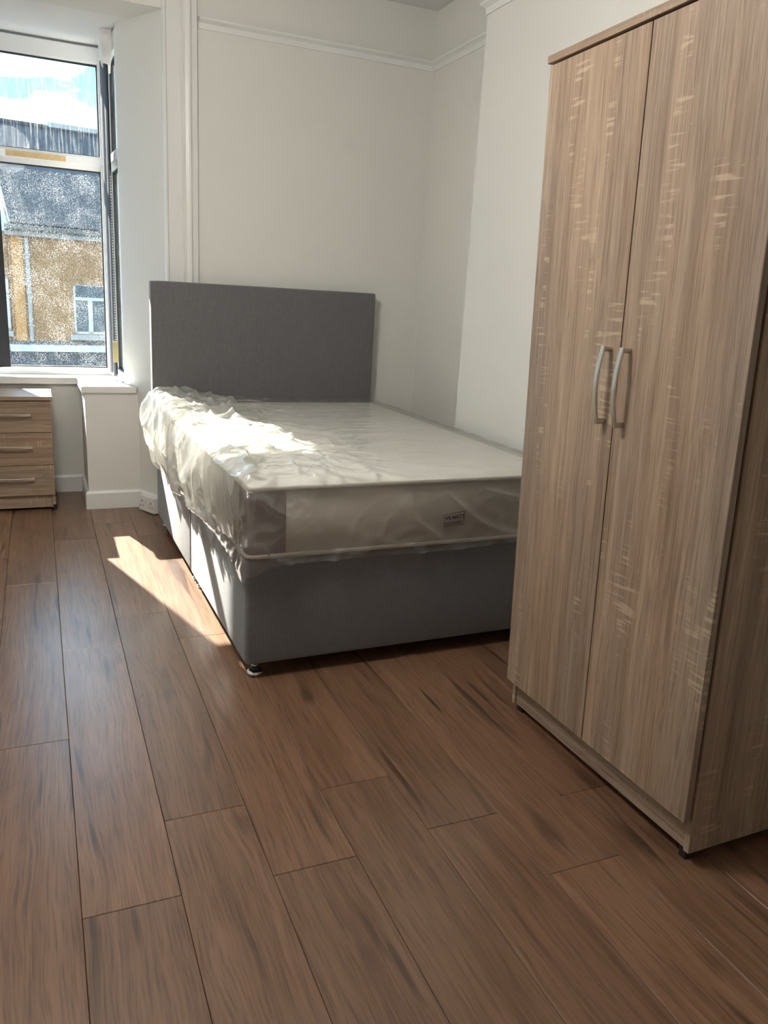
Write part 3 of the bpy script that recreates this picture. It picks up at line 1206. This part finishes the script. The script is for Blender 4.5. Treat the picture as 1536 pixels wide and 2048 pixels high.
# ------------------------------------------------------------------ wardrobe
WX, WY = 1.2758, 1.1034
wr = tag(empty('wardrobe', (WX, WY, 0)), 'tall two-door sawn oak effect wardrobe with bow handles', 'wardrobe')
yaw, lx, ly = -0.0042, -0.0173, -0.0264
Rz = Matrix.Rotation(yaw, 4, 'Z')
Ry = Matrix(((math.cos(ly), 0, math.sin(ly), 0), (0, 1, 0, 0), (-math.sin(ly), 0, math.cos(ly), 0), (0, 0, 0, 1)))
Rx = Matrix(((1, 0, 0, 0), (0, math.cos(lx), -math.sin(lx), 0), (0, math.sin(lx), math.cos(lx), 0), (0, 0, 0, 1)))
wr.rotation_euler = (Rz @ Ry @ Rx).to_euler()
WW, WD, WT = 0.756, 0.50, 1.826
DZ0, DZ1 = 0.118, 1.822
CX = 0.025
box('side_panel', (CX, 0, 0.032), (WD, 0.016, WT), 'oak_z', wr, 0.0008, 1)
box('side_panel', (CX, WW - 0.016, 0.032), (WD, WW, WT), 'oak_z', wr, 0.0008, 1)
box('back_panel', (WD - 0.006, 0.0165, 0.04), (WD - 0.002, WW - 0.0165, WT - 0.002), 'oak_z', wr)
box('bottom_panel', (CX + 0.002, 0.0165, 0.105), (WD - 0.007, WW - 0.0165, 0.120), 'oak_y', wr)
box('plinth', (CX + 0.006, 0.0165, 0.034), (CX + 0.022, WW - 0.0165, 0.1045), 'oak_y', wr, 0.0008, 1)
box('top_panel', (-0.006, -0.004, WT + 0.0005), (WD, WW + 0.004, WT + 0.0185), 'oak_y', wr, 0.0010, 1)
for j in (0, 1):
    ya, yb = (0.0015, WW / 2 - 0.0018) if j == 0 else (WW / 2 + 0.0018, WW - 0.0015)
    dr = box('door', (0, ya, DZ0), (0.018, yb, DZ1), 'oak_z', wr, 0.0012, 2)
    hy = WW / 2 - 0.034 if j == 0 else WW / 2 + 0.034
    HZ0, HZ1 = 0.962, 1.146
    bm = bmesh.new()
    path = []
    n = 18
    for i in range(n + 1):
        a = i / n
        path.append(Vector((-0.022 - 0.013 * math.sin(math.pi * a), hy, HZ0 + (HZ1 - HZ0) * a)))
    secs = []
    for i, p in enumerate(path):
        t_ = (path[min(i + 1, n)] - path[max(i - 1, 0)]).normalized()
        nn = Vector((-t_.z, 0, t_.x))
        hw = 0.0074
        th = 0.0030
        ring = [(-hw, -th * 0.4), (-hw * 0.7, -th), (hw * 0.7, -th), (hw, -th * 0.4), (hw, th * 0.4), (hw * 0.7, th), (-hw * 0.7, th), (-hw, th * 0.4)]
        secs.append([bm.verts.new(p + Vector((0, a_, 0)) + nn * b_) for a_, b_ in ring])
    for r0, r1 in zip(secs, secs[1:]):
        for q in range(8):
            bm.faces.new((r0[q], r0[(q + 1) % 8], r1[(q + 1) % 8], r1[q]))
    bm.faces.new(secs[0])
    bm.faces.new(secs[-1][::-1])
    for hz in (HZ0 + 0.006, HZ1 - 0.006):
        add_tube(bm, [(-0.024, hy, hz), (-0.0002, hy, hz)], 0.0066, 14)
    obj('handle', bm, 'nickel', dr)
for fx in (CX + 0.012, WD - 0.03):
    for fy in (0.018, WW - 0.016 - 0.026):
        add_z = -0.012 + (0.0 if fx < 0.2 else 0.0)
        low_z = -0.0264 * fx * -1
        bm = bmesh.new()
        z_low = -(fx * 0.0264) + fy * 0.0173
        add_box(bm, (fx, fy, z_low + 0.0005), (fx + 0.022, fy + 0.022, 0.0425), 0.002, 1)
        obj('foot', bm, 'black_plastic', wr)

# ------------------------------------------------------------------ added pendant, out of view, as fill light for the room
PX, PY, PZ = -0.15, 1.85, 2.30
ld = tag(empty('fill_pendant', (PX, PY, CEIL)), 'added opal globe pendant out of view, fill light for the bedroom', 'lamp')
k = NT('fill_glow')
k.base((0.9, 0.9, 0.88))
k.b.inputs['Emission Color'].default_value = (1.0, 0.975, 0.92, 1)
k.b.inputs['Emission Strength'].default_value = FILL_LAMP
bm = bmesh.new()
bmesh.ops.create_uvsphere(bm, u_segments=32, v_segments=18, radius=0.19)
for v in bm.verts:
    v.co.z += PZ - CEIL
obj('globe', bm, 'fill_glow', ld, True)
bm = bmesh.new()
add_tube(bm, [(0, 0, -0.001), (0, 0, PZ - CEIL + 0.19)], 0.004, 8)
obj('fill_cord', bm, 'socket_plastic', ld)
bm = bmesh.new()
add_lathe(bm, [(0.018, -0.03), (0.035, -0.02), (0.04, -0.0005)], (0, 0, 0), 20)
obj('fill_rose', bm, 'socket_plastic', ld, True)

# ------------------------------------------------------------------ bedside chest
ch_ = tag(empty('bedside_chest', (-0.147, 4.478, 0)), 'small three-drawer oak effect bedside chest under the window', 'chest')
HW, DP, HT = 0.190, 0.39, 0.620
box('side_panel', (-HW, 0.018, 0.012), (-HW + 0.016, DP, HT - 0.021), 'oak_z', ch_, 0.001, 1)
box('side_panel', (HW - 0.016, 0.018, 0.012), (HW, DP, HT - 0.021), 'oak_z', ch_, 0.001, 1)
box('back_panel', (-HW + 0.0165, DP - 0.006, 0.02), (HW - 0.0165, DP - 0.001, HT - 0.022), 'oak_z', ch_)
box('top_panel', (-HW - 0.008, -0.012, HT - 0.0205), (HW + 0.008, DP + 0.004, HT), 'oak_x', ch_, 0.0015, 2)
box('plinth', (-HW + 0.0165, 0.028, 0.014), (HW - 0.0165, 0.044, 0.084), 'oak_x', ch_, 0.001, 1)
dzs = [0.088, 0.254, 0.4285, HT - 0.0235]
for i in range(3):
    dr = box('drawer_front', (-HW + 0.001, 0.0, dzs[i] + 0.0015), (HW - 0.001, 0.017, dzs[i + 1] - 0.0015), 'oak_x', ch_, 0.0012, 2)
    hz = (dzs[i] + dzs[i + 1]) / 2 + 0.012
    bm = bmesh.new()
    n = 18
    secs = []
    path = [Vector((-0.090 + 0.180 * q / n, -0.022 - 0.012 * math.sin(math.pi * q / n), hz)) for q in range(n + 1)]
    for q, p in enumerate(path):
        t_ = (path[min(q + 1, n)] - path[max(q - 1, 0)]).normalized()
        nn = Vector((t_.y, -t_.x, 0))
        hw, th = 0.0072, 0.0028
        ring = [(-hw, -th * 0.4), (-hw * 0.7, -th), (hw * 0.7, -th), (hw, -th * 0.4), (hw, th * 0.4), (hw * 0.7, th), (-hw * 0.7, th), (-hw, th * 0.4)]
        secs.append([bm.verts.new(p + Vector((0, 0, a_)) + nn * b_) for a_, b_ in ring])
    for r0, r1 in zip(secs, secs[1:]):
        for q in range(8):
            bm.faces.new((r0[q], r0[(q + 1) % 8], r1[(q + 1) % 8], r1[q]))
    bm.faces.new(secs[0])
    bm.faces.new(secs[-1][::-1])
    for hx in (-0.084, 0.084):
        add_tube(bm, [(hx, -0.024, hz), (hx, -0.0002, hz)], 0.0052, 14)
    obj('handle', bm, 'nickel', dr)
for fx in (-HW, HW - 0.018):
    for fy in (0.014, DP - 0.03):
        box('foot', (fx - (0.002 if fx < 0 else -0.004), fy, 0.0003), (fx + (0.018 if fx < 0 else 0.024), fy + 0.024, 0.030), 'black_plastic', ch_, 0.001, 1)

# ------------------------------------------------------------------ outside: street and houses opposite
DIST = 20.0
S = DIST / 17.0
zz = lambda z: CAM_Z + (z - CAM_Z) * S
HY = math.radians(8)
hs = tag(empty('terraced_house', (-0.177 * S, DIST, 0), (0, 0, HY)), 'pebbledashed house across the street with slate roof and white gutter board', 'house')
GROUND = -3.9
EAVE = zz(2.135)
# openings (s0, s1, z0, z1)
wins = [(0.87 * S, 2.05 * S, zz(0.17), zz(1.125)), (4.9 * S, 6.08 * S, zz(0.17), zz(1.125))]
LEN = 9.0
wl = []
xs = -0.25 * S
zb, ztop = GROUND, zz(1.96)
for (a, b, c, d_) in wins:
    wl.append(((xs, 0, zb), (a, 0.3, ztop)))
    wl.append(((a, 0, zb), (b, 0.3, c)))
    wl.append(((a, 0, d_), (b, 0.3, ztop)))
    xs = b
wl.append(((xs, 0, zb), (LEN, 0.3, ztop)))
boxes('house_wall', wl, 'pebbledash', hs)
# roof slab
RIDGE_D = 3.6
RZ = CAM_Z + (3.86 - CAM_Z) * (DIST + RIDGE_D) / 17.0
sl = math.atan2(RZ - EAVE, RIDGE_D + 0.25)
rf = empty('roof', (0, -0.25, EAVE - 0.02), (sl, 0, 0), hs)
RLEN = math.hypot(RZ - EAVE, RIDGE_D + 0.25)
box('slates', (-0.215 * S, 0, 0), (LEN, RLEN, 0.06), 'slate', rf)
bm = bmesh.new()
for i in range(20):
    xa = -0.215 * S + i * 0.45
    add_tube(bm, [(xa, RLEN, 0.02), (xa + 0.43, RLEN, 0.02)], 0.11, 8)
    add_tube(bm, [(xa + 0.43, RLEN, 0.02), (xa + 0.45, RLEN, 0.02)], 0.125, 8)
obj('ridge_tiles', bm, 'slate', rf)
bm = bmesh.new()
add_box(bm, (-0.245 * S, -0.02, -0.06), (-0.215 * S, RLEN, 0.08))
obj('verge_board', bm, 'outside_white', rf)
box('fascia', (-0.30 * S, -0.16, zz(1.945)), (LEN, 0.0, zz(2.05)), 'outside_white', hs)
bm = bmesh.new()
gp = [(0.06 * math.cos(math.radians(a)), 0.06 * math.sin(math.radians(a))) for a in range(180, 361, 20)]
gp = [(-0.075, 0.06), (-0.07, -0.03), (-0.04, -0.065), (0.02, -0.07), (0.06, -0.04), (0.065, 0.06)]
a = [bm.verts.new((-0.31 * S, -0.235 + y_, zz(2.08) + z_)) for y_, z_ in gp]
b = [bm.verts.new((LEN, -0.235 + y_, zz(2.08) + z_)) for y_, z_ in gp]
bm.faces.new(a)
bm.faces.new(b[::-1])
for i in range(len(gp)):
    j = (i + 1) % len(gp)
    bm.faces.new((a[i], b[i], b[j], a[j]))
obj('gutter', bm, 'gutter_grey', hs)
bm = bmesh.new()
xp = 0.065 * S
add_tube(bm, [(xp, -0.235, zz(2.02)), (xp, -0.20, zz(1.97)), (xp, -0.07, zz(1.90)), (xp, -0.07, zz(0.02))], 0.045, 10)
for z_ in (1.6, 0.9, 0.3):
    add_box(bm, (xp - 0.06, -0.12, zz(z_)), (xp + 0.06, 0, zz(z_) + 0.04))
obj('downpipe', bm, 'outside_white', hs)
box('corner_pilaster', (-0.20 * S, -0.04, GROUND), (-0.01 * S, 0.0, zz(1.945)), 'orange_render', hs)
for (a, b, c, d_) in wins:
    w_ = empty('window', (a, 0.05, 0), (0, 0, 0), hs)
    tz = zz(0.85)
    cx_ = a + (b - a) * 0.27
    fr_ = 0.055
    W_ = b - a
    bm = bmesh.new()
    for lo, hi in (((0, 0, c), (fr_, 0.07, d_)), ((W_ - fr_, 0, c), (W_, 0.07, d_)), ((0, 0, c), (W_, 0.07, c + fr_)), ((0, 0, d_ - 0.03), (W_, 0.07, d_)),
                   ((0, -0.01, tz - 0.035), (W_, 0.07, tz + 0.035)), ((cx_ - a - 0.05, 0, c), (cx_ - a + 0.05, 0.07, tz))):
        add_box(bm, lo, hi)
    obj('window_frame', bm, 'cornice_white', w_)
    box('window_pane', (fr_, 0.045, c + fr_), (cx_ - a - 0.05, 0.06, tz - 0.035), 'outside_glass', w_)
    box('window_pane', (cx_ - a + 0.05, 0.045, c + fr_), (W_ - fr_, 0.06, tz - 0.035), 'outside_glass', w_)
    box('window_pane', (fr_, 0.045, tz + 0.035), (W_ - fr_, 0.06, d_ - 0.03), 'outside_glass', w_)
    box('window_sill', (-0.12, -0.20, c - 0.13), (W_ + 0.12, 0.05, c - 0.01), 'outside_white', w_)
# shop front below the flats
box('shop_shadow', (-0.35 * S, -0.12, zz(-0.04)), (LEN, 0.0, zz(0.022)), 'shop_dark', hs)  # dark strip standing in for the shadow above the cornice
box('shop_cornice', (-0.35 * S, -0.42, zz(-0.155)), (LEN, 0.0, zz(-0.04)), 'cornice_white', hs)
box('shop_fascia', (-0.35 * S, -0.22, zz(-0.95)), (LEN, 0.0, zz(-0.155)), 'shop_dark', hs)
# chimney stack on the ridge
ck = box('chimney_cap', (1.04 * S, RIDGE_D - 0.1, RZ - 0.15), (2.3 * S, RIDGE_D + 0.5, RZ + 0.16), 'outside_white', hs)

# neighbour on the left
q = Matrix.Rotation(HY, 3, 'Z') @ Vector((-0.255 * S, 0.06, 0)) + Vector((-0.177 * S, DIST, 0))
nb = tag(empty('brick_house', q, (0, 0, HY)), 'house with red brick upper wall glimpsed beside the dark blind', 'house')
boxes('house_wall', [((-4.5, 0, GROUND), (0.0, 0.3, 2.12))], 'pebbledash', nb)
boxes('upper_wall', [((-4.5, 0.9, 2.12), (-0.25, 2.4, 4.0))], 'brick_red', nb)
boxes('flat_roof', [((-4.5, 0.0, 2.125), (0.0, 0.895, 2.16))], 'slate', nb)
w_ = empty('window', (-1.03, -0.03, 0), (0, 0, 0), nb)
bm = bmesh.new()
for lo, hi in (((0, 0, zz(0.2)), (0.06, 0.06, zz(1.2))), ((0.94, 0, zz(0.2)), (1.0, 0.06, zz(1.2))), ((0, 0, zz(0.2)), (1.0, 0.06, zz(0.26))),
               ((0, 0, zz(1.15)), (1.0, 0.06, zz(1.2))), ((0, 0, zz(0.86)), (1.0, 0.06, zz(0.92)))):
    add_box(bm, lo, hi)
obj('window_frame', bm, 'cornice_white', w_)
box('window_pane', (0.06, 0.02, zz(0.26)), (0.94, 0.029, zz(1.15)), 'outside_glass', w_)
box('window_sill', (-0.1, -0.12, zz(0.1)), (1.03, 0.03, zz(0.2)), 'outside_white', w_)
struct(boxes('ground', [((-30, 5.6, GROUND - 0.2), (40, 60, GROUND))], 'asphalt'), 'grey street between the houses', 'street')
